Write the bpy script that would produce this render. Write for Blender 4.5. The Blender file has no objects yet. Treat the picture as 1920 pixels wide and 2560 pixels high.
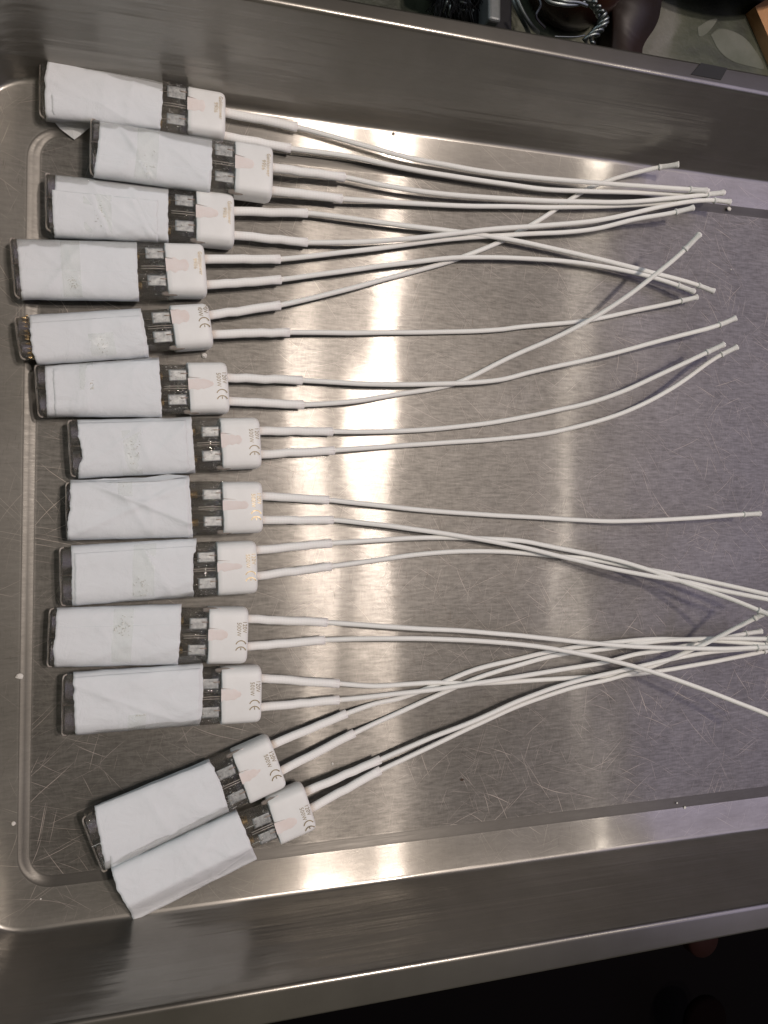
import bpy, bmesh, math, random
from mathutils import Vector, Matrix, noise

random.seed(7)
sc = bpy.context.scene
MM = 0.001
R = math.radians

# ------------------------------------------------------------------ camera
F = 1923.0                       # focal length in photo pixels (photo 1920 x 2560)
TILT = R(18.5)                   # the phone leans towards the cable ends
DIST = 356.0                     # mm from lens to the tray floor along the axis
cam_d = bpy.data.cameras.new("camera")
cam = bpy.data.objects.new("camera", cam_d)
sc.collection.objects.link(cam)
cam_d.sensor_fit = 'HORIZONTAL'
cam_d.sensor_width = 36.0
cam_d.lens = 36.0 * F / 1920.0
cam_d.clip_start = 0.01
cam_d.clip_end = 50
CAM = Vector((-DIST * math.sin(TILT), 0, DIST * math.cos(TILT)))
RX = Vector((math.cos(TILT), 0, math.sin(TILT)))
RY = Vector((0, 1, 0))
RD = Vector((math.sin(TILT), 0, -math.cos(TILT)))
rot = Matrix((RX, RY, -RD)).transposed().to_4x4()
cam.matrix_world = Matrix.Translation(CAM * MM) @ rot
sc.camera = cam


def at(u, v, z=0.0):
    """point (mm) on the level z that lies at photo pixel u, v"""
    d = RD + RX * ((u - 960.0) / F) - RY * ((v - 1280.0) / F)
    k = (z - CAM.z) / d.z
    p = CAM + d * k
    return Vector((p.x, p.y, z))


# ------------------------------------------------------------------ world and lamps
w = bpy.data.worlds.new("World")
sc.world = w
w.use_nodes = True
bgn = w.node_tree.nodes["Background"]
# dim cluttered room: soft brown, olive and grey patches in every direction
wt = w.node_tree
wtc = wt.nodes.new("ShaderNodeTexCoord")
wnz = wt.nodes.new("ShaderNodeTexNoise")
wnz.inputs["Scale"].default_value = 2.6
wnz.inputs["Detail"].default_value = 2.0
wt.links.new(wtc.outputs["Generated"], wnz.inputs["Vector"])
wrm = wt.nodes.new("ShaderNodeValToRGB")
for e, (p_, c_) in zip([wrm.color_ramp.elements[0], wrm.color_ramp.elements.new(.5), wrm.color_ramp.elements[-1]],
                       [(.33, (.018, .020, .015, 1)), (.5, (.050, .049, .038, 1)), (.68, (.170, .150, .115, 1))]):
    e.position = p_
    e.color = c_
wt.links.new(wnz.outputs[0], wrm.inputs[0])
wsp = wt.nodes.new("ShaderNodeSeparateXYZ")
wt.links.new(wtc.outputs["Generated"], wsp.inputs[0])
wmr = wt.nodes.new("ShaderNodeMapRange")          # the far side of the room is the darker one
for k_, v_ in zip((1, 2, 3, 4), (-.1, .35, 1.2, .45)): wmr.inputs[k_].default_value = v_
wt.links.new(wsp.outputs[1], wmr.inputs[0])
wmx = wt.nodes.new("ShaderNodeVectorMath")
wmx.operation = 'SCALE'
wt.links.new(wrm.outputs[0], wmx.inputs[0])
wt.links.new(wmr.outputs[0], wmx.inputs["Scale"])
wt.links.new(wmx.outputs[0], bgn.inputs[0])
bgn.inputs[1].default_value = 1.0


def area(name, loc, target, sx, sy, radiance, col, spin=0.0):
    """ceiling lamp or added fill: radiance in picture units, size in mm"""
    l = bpy.data.lights.new(name, 'AREA')
    l.shape = 'RECTANGLE'
    l.size = sx * MM
    l.size_y = sy * MM
    l.energy = radiance * math.pi * (sx * MM) * (sy * MM)
    l.color = col
    o = bpy.data.objects.new(name, l)
    sc.collection.objects.link(o)
    o.location = Vector(loc) * MM
    d = (Vector(target) - Vector(loc)).normalized()
    o.rotation_euler = d.to_track_quat('-Z', 'Y').to_euler()
    if spin:
        o.rotation_euler.rotate_axis('Z', spin)
    return o


area("ceiling_lamp_light", (480, 130, 2200), (480, 130, 0), 118, 170, 190, (1.0, 0.865, 0.78))
area("ceiling_lamp_light", (700, 410, 2200), (700, 410, 0), 120, 100, 540, (1.0, 0.865, 0.78))
area("ceiling_tube_light", (1465, 250, 2200), (1465, 250, 0), 60, 1250, 14.0, (1.0, 0.90, 0.80))
area("added_lavender_light", (3180, 0, 2200), (3180, 0, 0), 3000, 4200, 0.90, (0.68, 0.62, 1.0))  # unseen lavender panel overhead, added for the cool reflection at the right
area("soft_fill_light", (-1500, 700, 1300), (0, 0, 0), 1200, 1200, 1.9, (0.76, 0.90, 1.0))  # cool fill added from the left to brighten the paper

sc.view_settings.view_transform = 'Standard'
sc.view_settings.look = 'None'
sc.view_settings.exposure = 0
sc.view_settings.gamma = 1
sc.cycles.max_bounces = 10
sc.cycles.transmission_bounces = 10
sc.cycles.transparent_max_bounces = 16
sc.cycles.sample_clamp_indirect = 4


# ------------------------------------------------------------------ helpers
def tag(o, label=None, cat=None, group=None, kind=None):
    if label: o["label"] = label
    if cat: o["category"] = cat
    if group: o["group"] = group
    if kind: o["kind"] = kind
    return o


def empty(name, loc):
    o = bpy.data.objects.new(name, None)
    sc.collection.objects.link(o)
    o.location = Vector(loc) * MM
    o.empty_display_size = 0.01
    return o


def origin_of(o):
    p = Vector((0, 0, 0))
    while o is not None:
        p = p + o.location
        o = o.parent
    return p


def mesh(name, verts, faces, mat, parent=None, smooth=True, origin=None, uvs=None):
    """verts in world mm; linked as one object under parent (whose transform is a pure translation)"""
    if parent is not None:
        org = origin_of(parent)
        loc = Vector((0, 0, 0))
    else:
        org = Vector(origin) * MM if origin is not None else Vector((0, 0, 0))
        loc = org
    me = bpy.data.meshes.new(name)
    me.from_pydata([tuple(Vector(v) * MM - org) for v in verts], [], faces)
    me.update()
    if smooth:
        me.polygons.foreach_set("use_smooth", [True] * len(me.polygons))
    if uvs is not None:
        uvl = me.uv_layers.new(name="UVMap")
        for poly in me.polygons:
            for li in poly.loop_indices:
                uvl.data[li].uv = uvs[me.loops[li].vertex_index]
    me.materials.append(mat)
    o = bpy.data.objects.new(name, me)
    sc.collection.objects.link(o)
    o.location = loc
    if parent is not None:
        o.parent = parent
    return o


def loft(rings, closed=True, cap0=False, cap1=False):
    n = len(rings[0])
    verts = [p for r in rings for p in r]
    faces = []
    m = n if closed else n - 1
    for i in range(len(rings) - 1):
        for j in range(m):
            a = i * n + j
            b = i * n + (j + 1) % n
            faces.append((a, b, b + n, a + n))
    if cap0: faces.append(tuple(reversed(range(n))))
    if cap1: faces.append(tuple(range((len(rings) - 1) * n, len(rings) * n)))
    return verts, faces


def catmull(pts, n):
    """smooth curve through pts (Vectors), n samples per span; also returns arc lengths"""
    P = [2 * pts[0] - pts[1]] + list(pts) + [2 * pts[-1] - pts[-2]]
    out = []
    for i in range(1, len(P) - 2):
        p0, p1, p2, p3 = P[i - 1], P[i], P[i + 1], P[i + 2]
        t0 = 0.0
        t1 = t0 + max((p1 - p0).length, 1e-6) ** 0.5
        t2 = t1 + max((p2 - p1).length, 1e-6) ** 0.5
        t3 = t2 + max((p3 - p2).length, 1e-6) ** 0.5
        for k in range(n):
            t = t1 + (t2 - t1) * k / n
            a1 = p0 * ((t1 - t) / (t1 - t0)) + p1 * ((t - t0) / (t1 - t0))
            a2 = p1 * ((t2 - t) / (t2 - t1)) + p2 * ((t - t1) / (t2 - t1))
            a3 = p2 * ((t3 - t) / (t3 - t2)) + p3 * ((t - t2) / (t3 - t2))
            b1 = a1 * ((t2 - t) / (t2 - t0)) + a2 * ((t - t0) / (t2 - t0))
            b2 = a2 * ((t3 - t) / (t3 - t1)) + a3 * ((t - t1) / (t3 - t1))
            out.append(b1 * ((t2 - t) / (t2 - t1)) + b2 * ((t - t1) / (t2 - t1)))
    out.append(P[-2].copy())
    return out


def tube(path, radii, n=12, caps=True):
    """verts, faces, uvs of a tube; uv = (turn, length in mm)"""
    verts, faces, uvs = [], [], []
    L = 0.0
    prev_n = None
    for i, p in enumerate(path):
        a = path[max(i - 1, 0)]
        b = path[min(i + 1, len(path) - 1)]
        t = (b - a).normalized()
        if i: L += (p - path[i - 1]).length
        ref = Vector((0, 0, 1)) if prev_n is None else prev_n
        nn = (ref - t * ref.dot(t)).normalized()
        prev_n = nn
        bb = t.cross(nn)
        r = radii[i] if isinstance(radii, (list, tuple)) else radii
        for k in range(n + 1):
            an = 2 * math.pi * k / n
            verts.append(p + nn * (r * math.cos(an)) + bb * (r * math.sin(an)))
            uvs.append((k / n, L))
    m = n + 1
    for i in range(len(path) - 1):
        for k in range(n):
            a = i * m + k
            faces.append((a, a + 1, a + 1 + m, a + m))
    if caps:
        faces.append(tuple(reversed(range(n))))
        e = (len(path) - 1) * m
        faces.append(tuple(range(e, e + n)))
    return verts, faces, uvs


# ------------------------------------------------------------------ material helpers
class NT:
    def __init__(self, name):
        self.m = bpy.data.materials.new(name)
        self.m.use_nodes = True
        self.t = self.m.node_tree
        self.t.nodes.clear()
        self.out = self.t.nodes.new("ShaderNodeOutputMaterial")

    def n(self, typ, ins=None, **kw):
        nd = self.t.nodes.new("ShaderNode" + typ)
        for k, v in kw.items(): setattr(nd, k, v)
        if ins:
            for k, v in ins.items():
                if isinstance(v, bpy.types.NodeSocket):
                    self.t.links.new(v, nd.inputs[k])
                else:
                    nd.inputs[k].default_value = v
        return nd

    def link(self, a, b): self.t.links.new(a, b)

    def surf(self, s): self.t.links.new(s, self.out.inputs[0])

    def coords(self, scale=(1, 1, 1), rotz=0.0, kind="Object", warp=None):
        tc = self.n("TexCoord")
        src = tc.outputs[kind]
        if warp is not None: src = warp
        return self.n("Mapping", {"Vector": src, "Scale": scale, "Rotation": (0, 0, rotz)}).outputs[0]

    def noise(self, vec, scale, detail=3.0, rough=0.5, dist=0.0):
        return self.n("TexNoise", {"Vector": vec, "Scale": scale, "Detail": detail, "Roughness": rough,
                                   "Distortion": dist}).outputs[0]

    def ramp(self, fac, stops):
        r = self.n("ValToRGB", {"Fac": fac})
        cr = r.color_ramp
        while len(cr.elements) < len(stops): cr.elements.new(0.5)
        for e, (p, c) in zip(cr.elements, stops):
            e.position = p
            e.color = (c, c, c, 1) if isinstance(c, (int, float)) else (*c, 1)
        return r.outputs[0]

    def math(self, op, a, b=0.0, c=0.0):
        nd = self.t.nodes.new("ShaderNodeMath")
        nd.operation = op
        for i, v in enumerate((a, b, c)):
            if isinstance(v, bpy.types.NodeSocket): self.t.links.new(v, nd.inputs[i])
            else: nd.inputs[i].default_value = v
        return nd.outputs[0]

    def bump(self, h, dist, strength=1.0, normal=None):
        ins = {"Height": h, "Distance": dist, "Strength": strength}
        if normal is not None: ins["Normal"] = normal
        return self.n("Bump", ins).outputs[0]


def steel(name, scratch=1.0, rough=0.155, waviness=1.0, spread=0.45, grain_h=1.0, aniso=0.95, shade=1.0, sharp=0.4, tarnish=1.0, soft=0.55, polish=1.0, streak=0.0):
    """brushed stainless steel: fine grain along x, scratches, slight buckling"""
    M = NT(name)
    obj = M.coords()
    # height fields (object coordinates are metres)
    wave = M.noise(M.coords((9, 5, 9)), 1.0, 2.0)
    grain = M.noise(M.coords((70, 2400, 900)), 1.0, 3.0, 0.6)
    grain2 = M.noise(M.coords((160, 5200, 1800), 0.01), 1.0, 1.0, 0.6)
    cross = M.noise(M.coords((3400, 260, 900), 0.03), 1.0, 2.0, 0.6)
    tc = M.n("Mapping", {"Vector": M.n("TexCoord").outputs["Object"]}).outputs[0]
    bend = M.n("VectorMath", {0: M.n("TexNoise", {"Vector": obj, "Scale": 16.0, "Detail": 1.0}).outputs[1],
                              1: (0.018, 0.018, 0.0)}, operation='MULTIPLY').outputs[0]
    wob = M.n("VectorMath", {0: obj, 1: bend}, operation='ADD').outputs[0]

    def hairs(specs):
        s = None
        for i, (a, sx, sy, th) in enumerate(specs):
            r = M.n("Mapping", {"Vector": wob, "Rotation": (0, 0, a)}).outputs[0]
            v = M.n("Mapping", {"Vector": r, "Scale": (sx, sy, 1), "Location": (3.1 * i + a, 1.7 * i, 0)}).outputs[0]
            nz = M.noise(v, 1.0, 1.0, 0.5)
            h = M.n("MapRange", {0: nz, 1: th, 2: th + .05, 3: 0.0, 4: 1.0}).outputs[0]
            s = h if s is None else M.math('MAXIMUM', s, h)
        return s
    light = hairs([(0.35, 22, 2100, .70), (-0.75, 18, 1900, .71), (1.15, 30, 2300, .71), (0.92, 16, 1700, .72),
                   (-1.30, 30, 2300, .70), (-0.3, 24, 2200, .71), (0.6, 34, 2500, .70)])
    darkh = hairs([(1.53, 130, 1700, .69), (1.62, 100, 1900, .70), (0.04, 60, 2000, .70), (0.8, 70, 1700, .73)])
    patchy = M.n("MapRange", {0: M.noise(M.coords((1, 1, 1)), 18.0, 3.0), 1: .40, 2: .62, 3: .12, 4: 1.0}).outputs[0]
    light = M.math('MULTIPLY', light, patchy)
    darkh = M.math('MULTIPLY', darkh, M.n("MapRange", {0: M.noise(M.coords((1, 1, 1)), 12.0, 2.0), 1: .42, 2: .58,
                                                       3: .15, 4: 1.0}).outputs[0])
    n0 = M.bump(wave, 0.0016 * waviness, 1.0)
    if streak > 0:
        n0 = M.bump(M.noise(M.coords((5, 70, 110)), 1.0, 3.0, .6, .4), 0.0005 * streak, 1.0, n0)
    n1 = M.bump(grain, 0.000045 * grain_h, 1.0, n0)
    n2 = M.bump(grain2, 0.000015 * grain_h, 1.0, n1)
    n3 = M.bump(cross, 0.0000012 * grain_h * scratch, 1.0, n2)
    n4 = M.bump(light, 0.00010 * scratch, 1.0, n3) if scratch > 0 else n3
    tint = M.ramp(M.noise(M.coords((1, 1, 1)), 16.0, 5.0, .6), [(.3, tuple(shade * c for c in (.40, .384, .350))), (.7, tuple(shade * c for c in (.53, .512, .475)))])
    tarn = M.n("MapRange", {0: M.math('MULTIPLY_ADD', M.noise(M.coords((1100, 260, 900), .05), 1.0, 3.0, .7), .25,
                                       M.math('MULTIPLY', M.noise(M.coords((150, 900, 900)), 1.0, 4.0, .7), .75)), 1: .3, 2: .7, 3: 1 - .26 * tarnish, 4: 1 + .12 * tarnish}).outputs[0]
    tint = M.n("Mix", {0: 1.0, 6: tint, 7: M.n("CombineXYZ", {0: tarn, 1: tarn, 2: tarn}).outputs[0]},
               data_type='RGBA', blend_type='MULTIPLY').outputs[2]
    if scratch > 0:
        tint = M.n("Mix", {0: M.math('MULTIPLY', darkh, 0.55 * min(1, scratch)), 6: tint, 7: (.16, .13, .11, 1)},
                   data_type='RGBA').outputs[2]
    tan = M.n("CombineXYZ", {0: 1.0, 1: 0.0, 2: 0.0}).outputs[0]
    r1 = M.n("MapRange", {0: grain, 1: .3, 2: .7, 3: rough * .85, 4: rough * 1.2}).outputs[0]
    # the polished lobe is narrow along the grain and wide across it
    film = M.n("VectorMath", {0: tint, "Scale": polish}, operation='SCALE').outputs[0]
    g1 = M.n("BsdfAnisotropic", {"Color": film, "Roughness": r1, "Anisotropy": aniso, "Normal": n3, "Tangent": tan},
             distribution='GGX')
    g2 = M.n("BsdfAnisotropic", {"Color": tint, "Roughness": soft, "Anisotropy": 0.1, "Normal": n3, "Tangent": tan},
             distribution='GGX')
    g1b = M.n("BsdfAnisotropic", {"Color": film, "Roughness": rough * 2.1, "Anisotropy": aniso * .86, "Normal": n3,
                                  "Tangent": tan}, distribution='GGX')
    g1m = M.n("MixShader", {0: sharp, 1: g1b.outputs[0], 2: g1.outputs[0]})
    mx = M.n("MixShader", {0: spread, 1: g1m.outputs[0], 2: g2.outputs[0]})
    if scratch > 0:
        df = M.n("BsdfDiffuse", {"Color": (.80, .70, .62, 1), "Normal": n4})
        fac = M.math('MULTIPLY', light, 0.50 * min(1, scratch))
        mx = M.n("MixShader", {0: fac, 1: mx.outputs[0], 2: df.outputs[0]})
    M.surf(mx.outputs[0])
    return M.m


def principled(name, col, rough=0.5, metal=0.0, bump=None, spec=0.5, coat=0.0, noise_col=None, scale=400.0, trans=0.0,
               ior=1.45, coords="Object"):
    M = NT(name)
    ins = {"Base Color": (*col, 1), "Roughness": rough, "Metallic": metal, "Specular IOR Level": spec,
           "Coat Weight": coat, "Transmission Weight": trans, "IOR": ior}
    vec = M.coords(kind=coords)
    if noise_col is not None:
        nz = M.noise(vec, scale * .3, 4.0, .6)
        ins["Base Color"] = M.ramp(nz, [(.3, col), (.7, noise_col)])
    if bump:
        h = M.noise(vec, scale, 4.0, .6)
        ins["Normal"] = M.bump(h, bump * MM)
    p = M.n("BsdfPrincipled", ins)
    M.surf(p.outputs[0])
    return M.m


def braid_material(name, col, tip_col, turns, pitch, depth, tint_len=0.0):
    """woven fibreglass sleeve: interlaced strands following the tube's own uv"""
    M = NT(name)
    uv = M.n("TexCoord").outputs["UV"]
    sep = M.n("SeparateXYZ", {0: uv})
    u = M.math('MULTIPLY', sep.outputs[0], 2 * math.pi * turns)
    v = M.math('MULTIPLY', sep.outputs[1], 2 * math.pi / pitch)
    a = M.math('SINE', M.math('ADD', u, v))
    b = M.math('SINE', M.math('SUBTRACT', u, v))
    h = M.math('MULTIPLY', a, b)
    fuzz = M.noise(M.coords((1, 1, 1)), 2500.0, 2.0, .6)
    hh = M.math('ADD', h, M.math('MULTIPLY', fuzz, 1.2))
    nrm = M.bump(hh, depth * MM)
    c0 = M.n("Mix", {0: M.n("MapRange", {0: h, 1: -1.0, 2: 0.2, 3: 1.0, 4: 0.0}).outputs[0], 6: (*col, 1),
                     7: (col[0] * .96, col[1] * .955, col[2] * .945, 1)}, data_type='RGBA').outputs[2]
    if tint_len > 0:
        f = M.n("MapRange", {0: M.math('ADD', sep.outputs[1], M.math('MULTIPLY', fuzz, 3.0)), 1: tint_len + 1.0,
                             2: tint_len + 3.2, 3: .75, 4: 0.0}).outputs[0]
        c0 = M.n("Mix", {0: f, 6: c0, 7: (*tip_col, 1)}, data_type='RGBA').outputs[2]
    p = M.n("BsdfPrincipled", {"Base Color": c0, "Roughness": .75, "Normal": nrm, "Specular IOR Level": .3,
                               "Sheen Weight": .2})
    M.surf(p.outputs[0])
    return M.m


def paper_material(name, col):
    M = NT(name)
    vec = M.coords()
    crumple = M.noise(vec, 90.0, 5.0, .55, .6)
    fibre = M.noise(vec, 1600.0, 3.0, .6)
    wv = M.n("VectorMath", {0: vec, 1: M.n("VectorMath", {0: M.n("TexNoise", {"Vector": vec, "Scale": 40.0}).outputs[1],
             1: (.02, .02, .02)}, operation='MULTIPLY').outputs[0]}, operation='ADD').outputs[0]
    vo = M.n("TexVoronoi", {"Vector": wv, "Scale": 46.0}, feature='DISTANCE_TO_EDGE').outputs["Distance"]
    crease = M.n("MapRange", {0: vo, 1: 0.0, 2: .10, 3: 1.0, 4: 0.0}).outputs[0]
    cmask = M.n("MapRange", {0: M.noise(vec, 30.0, 1.0), 1: .45, 2: .60, 3: 0.0, 4: 1.0}).outputs[0]
    n1 = M.bump(M.math('MULTIPLY', crease, cmask), 0.00035)
    n1 = M.bump(crumple, 0.0008, 1.0, n1)
    n2 = M.bump(fibre, 0.00006, 1.0, n1)
    c = M.ramp(M.noise(vec, 60.0, 3.0), [(.3, col), (.7, tuple(min(1, x * 1.05) for x in col))])
    d = M.n("BsdfPrincipled", {"Base Color": c, "Roughness": .85, "Specular IOR Level": .25, "Normal": n2})
    t = M.n("BsdfTranslucent", {"Color": (*col, 1), "Normal": n2})
    m1 = M.n("MixShader", {0: .14, 1: d.outputs[0], 2: t.outputs[0]})
    tr = M.n("BsdfTransparent", {"Color": (.93, .93, .92, 1)})
    m2 = M.n("MixShader", {0: .10, 1: m1.outputs[0], 2: tr.outputs[0]})
    M.surf(m2.outputs[0])
    return M.m


def tape_material(name):
    M = NT(name)
    vec = M.coords()
    crk = M.noise(vec, 700.0, 4.0, .7, 1.5)
    mask = M.n("MapRange", {0: M.noise(vec, 85.0, 2.0), 1: .52, 2: .66, 3: .05, 4: 1.0}).outputs[0]
    nrm = M.bump(M.math('MULTIPLY', crk, mask), 0.0016)
    p = M.n("BsdfPrincipled", {"Base Color": (.86, .885, .86, 1), "Roughness": .10, "Normal": nrm,
                               "Specular IOR Level": .8})
    tr = M.n("BsdfTransparent", {"Color": (.985, .992, .98, 1)})
    lw = M.n("LayerWeight", {"Blend": .35, "Normal": nrm}).outputs[1]
    m = M.n("MixShader", {0: M.math('MULTIPLY_ADD', lw, .12, .09), 1: tr.outputs[0], 2: p.outputs[0]})
    M.surf(m.outputs[0])
    return M.m


def glass_material(name, col=(.95, .94, .92), bump=.0):
    M = NT(name)
    vec = M.coords()
    frost = M.noise(vec, 1500.0, 3.0, .7)
    spots = M.n("MapRange", {0: frost, 1: .60, 2: .70, 3: 0.0, 4: 1.0}).outputs[0]
    lump = M.noise(M.coords((60, 500, 500)), 1.0, 3.0, .6)
    nrm = M.bump(spots, 0.00022 * (1 + bump))
    nrm = M.bump(lump, 0.0005, 1.0, nrm)
    p = M.n("BsdfPrincipled", {"Base Color": (*col, 1), "Roughness": .03, "Transmission Weight": 1.0, "IOR": 1.46,
                               "Normal": nrm})
    df = M.n("BsdfDiffuse", {"Color": (.50, .48, .44, 1), "Normal": nrm})
    mx = M.n("MixShader", {0: .06, 1: p.outputs[0], 2: df.outputs[0]})
    tr = M.n("BsdfTransparent", {"Color": (.97, .965, .95, 1)})
    mx = M.n("MixShader", {0: .42, 1: mx.outputs[0], 2: tr.outputs[0]})
    M.surf(mx.outputs[0])
    return M.m


STEEL = steel("scratched_floor_steel", 1.0, rough=.125, grain_h=.12, aniso=.88, spread=.60, shade=.54, sharp=.30, tarnish=1.7, polish=.78, soft=.51)
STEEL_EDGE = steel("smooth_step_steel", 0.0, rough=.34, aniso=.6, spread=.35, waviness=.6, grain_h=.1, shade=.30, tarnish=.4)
STEEL_LEDGE = steel("ledge_steel", .6, rough=.125, aniso=.88, tarnish=.7, spread=.36, polish=.85, shade=.98, sharp=.5, waviness=.8, grain_h=.1)
STEEL_WALL = steel("smooth_wall_steel", 0.0, rough=.20, spread=.16, waviness=2.2, streak=1.6, grain_h=.03, aniso=.3, shade=.74, tarnish=.15)
STEEL_FLANGE = steel("polished_flange_steel", 0.0, rough=.18, spread=.05, waviness=.8, grain_h=.03, aniso=.3, tarnish=.1, shade=.60)
CERAMIC = principled("white_ceramic", (.80, .81, .79), .45, bump=.03, noise_col=(.76, .765, .745), scale=500, spec=.4)
CEMENT = principled("pinkish_cement", (.75, .67, .625), .8, bump=.08, noise_col=(.79, .735, .705), scale=600)
CEMENT_DARK = principled("brown_cement_rim", (.30, .24, .20), .8, bump=.05, noise_col=(.48, .38, .32), scale=900)
INK = principled("laser_etched_brown", (.17, .12, .05), .42, bump=.05, noise_col=(.36, .28, .15), scale=2500, spec=.8)
GOLD_INK = principled("glossy_gold_print", (.32, .24, .12), .30, metal=.6, bump=.12, noise_col=(.60, .50, .33), scale=2500)
QUARTZ = glass_material("clear_quartz_glass")
NIB_GLASS = principled("smoky_glass_nib", (.52, .47, .42), .12, trans=.55, bump=.1, noise_col=(.36, .31, .27), scale=500)
GLINT = principled("bright_glint", (.92, .90, .84), .12, metal=.6)  # bright colour for the glints put on glass and tape
EDGE_GLINT = principled("pale_glass_highlight", (.78, .73, .66), .22, trans=.3, bump=.1, noise_col=(.42, .37, .32), scale=700)  # highlights along glass edges and ridges, put in as pale colour
FOIL = principled("grey_molybdenum_foil", (.46, .47, .46), .42, metal=.4, bump=.10, noise_col=(.20, .21, .21), scale=1800)
PIN = principled("steel_pin", (.85, .76, .66), .25, metal=1.0)
BRASS = principled("golden_filament", (.92, .70, .38), .2, metal=1.0)
PAPER = paper_material("white_tissue_paper", (.85, .88, .895))
TAPE = tape_material("clear_greenish_tape")
SLEEVE = braid_material("white_braided_sleeve", (.90, .90, .87), (.62, .53, .44), 7, 2.6, .004, 1.6)
CABLE = braid_material("white_braided_cable", (.86, .865, .83), (.6, .5, .4), 5, 1.9, .02)
CABLE_END = principled("white_glass_fibre_end", (.76, .77, .74), .7, bump=.10, noise_col=(.70, .71, .68), scale=1500)

# ------------------------------------------------------------------ the steel tray


def line_w(p, q):
    """world line (point, direction) through two points"""
    d = (q - p)
    d.z = 0
    return (p, d.normalized())


def isect(l1, l2):
    p, d = l1
    q, e = l2
    den = d.x * e.y - d.y * e.x
    k = ((q.x - p.x) * e.y - (q.y - p.y) * e.x) / den
    return p + d * k


class Frame:
    """four straight sides in world mm: top, right, bottom, left"""
    def __init__(s, T, Rr, B, L): s.l = [T, Rr, B, L]

    def off(s, d):
        out = []
        sign = [(0, 1), (1, 0), (0, -1), (-1, 0)]
        for (p, dr), (sx, sy) in zip(s.l, sign):
            nrm = Vector((-dr.y, dr.x, 0))
            if nrm.x * sx + nrm.y * sy < 0: nrm = -nrm
            out.append((p + nrm * d, dr))
        return Frame(*out)

    def ring(s, z, r, nc=12, ns=26):
        T, Rr, B, L = s.l
        cs = [isect(L, T), isect(T, Rr), isect(Rr, B), isect(B, L)]
        cs = [Vector((c.x, c.y, z)) for c in cs]
        corners = []
        for i in range(4):
            c = cs[i]
            a = (cs[i - 1] - c).normalized()
            b = (cs[(i + 1) % 4] - c).normalized()
            half = a.angle(b) / 2
            tlen = r / math.tan(half)
            ctr = c + (a + b).normalized() * (r / math.sin(half))
            p0 = c + a * tlen
            p1 = c + b * tlen
            arc = []
            v0, v1 = p0 - ctr, p1 - ctr
            ang = v0.angle(v1)
            for k in range(nc + 1):
                f = k / nc
                q = (v0 * math.sin((1 - f) * ang) + v1 * math.sin(f * ang)) / math.sin(ang)
                arc.append(ctr + q)
            corners.append(arc)
        pts = []
        for i in range(4):
            arc = corners[i]
            nxt = corners[(i + 1) % 4][0]
            pts += arc
            for k in range(1, ns):
                pts.append(arc[-1].lerp(nxt, k / ns))
        return pts


XR = 2560
ZL = 1.3           # level of the outer ledge
ZR = 50.0           # rim
grv_in = Frame(line_w(at(85, 332, 0), at(1920, 545, 0)), line_w(at(XR, 200, 0), at(XR, 2300, 0)),
               line_w(at(260, 2175, 0), at(1920, 1967, 0)), line_w(at(99, 400, 0), at(73, 2000, 0)))
grv_out = Frame(line_w(at(85, 314, ZL), at(1920, 526, ZL)), line_w(at(XR + 35, 200, ZL), at(XR + 35, 2300, ZL)),
                line_w(at(280, 2197, ZL), at(1920, 1990, ZL)), line_w(at(68, 400, ZL), at(46, 2000, ZL)))
wall_b = Frame(line_w(at(97, 203, ZL), at(1920, 457, ZL)), line_w(at(XR + 150, 200, ZL), at(XR + 150, 2300, ZL)),
               line_w(at(0, 2335, ZL), at(1920, 2068, ZL)), line_w(at(-78, 400, ZL), at(-100, 2000, ZL)))
lb = wall_b.off(14)
rim = Frame(line_w(at(637, -2, ZR), at(1920, 238, ZR)), lb.l[1],
            line_w(at(193, 2556, ZR), at(1920, 2261, ZR)), lb.l[3])
flange = Frame(line_w(at(1000, 20, ZR), at(1920, 186, ZR)), lb.off(13).l[1],
               line_w(at(700, 2558, ZR), at(1920, 2324, ZR)), lb.off(13).l[3])


def lerp_frame(a, b, f):
    return Frame(*[((p.lerp(q, f)), d.lerp(e, f).normalized()) for (p, d), (q, e) in zip(a.l, b.l)])


rings = []
rings.append(grv_in.off(-30).ring(0, 4))
rings.append(grv_in.off(-1.2).ring(0, 9))
rings.append(grv_in.off(-0.5).ring(.04, 9.4))
rings.append(grv_in.off(0.2).ring(.16, 10))
rings.append(lerp_frame(grv_in, grv_out, .5).ring(ZL * .55, 12))
rings.append(grv_out.off(-0.4).ring(ZL - .16, 13.6))
rings.append(grv_out.off(0.3).ring(ZL - .04, 14))
rings.append(grv_out.off(1.0).ring(ZL, 14.4))
rings.append(lerp_frame(grv_out, wall_b, .5).ring(ZL + .42, 19))
rings.append(wall_b.off(-1.6).ring(ZL + .85, 25))
rings.append(wall_b.off(-0.6).ring(ZL + 1.1, 26))
rings.append(wall_b.off(0.2).ring(ZL + 1.7, 27))
rings.append(wall_b.off(0.7).ring(ZL + 2.8, 28))
for k in range(1, 7):
    f = k / 7
    rings.append(lerp_frame(wall_b.off(.7), rim.off(-.9), f).ring(ZL + 2.8 + (ZR - 2.8 - ZL - 2.8) * f, 28 + 8 * f))
rings.append(rim.off(-0.9).ring(ZR - 2.4, 36))
rings.append(rim.off(-0.45).ring(ZR - 1.1, 36.5))
rings.append(rim.off(0.15).ring(ZR - .35, 37))
rings.append(rim.off(0.9).ring(ZR, 38))
rings.append(rim.off(1.7).ring(ZR - .15, 38.5))
rings.append(flange.off(-1.0).ring(ZR - .5, 46))
rings.append(flange.off(-0.2).ring(ZR - .7, 47))
rings.append(flange.off(0.1).ring(ZR - 1.3, 47))
rings.append(flange.off(0.1).ring(ZR - 6.0, 47))
rings = [[Vector((p.x, p.y, p.z)) for p in r] for r in rings]
v, f = loft(rings)
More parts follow.
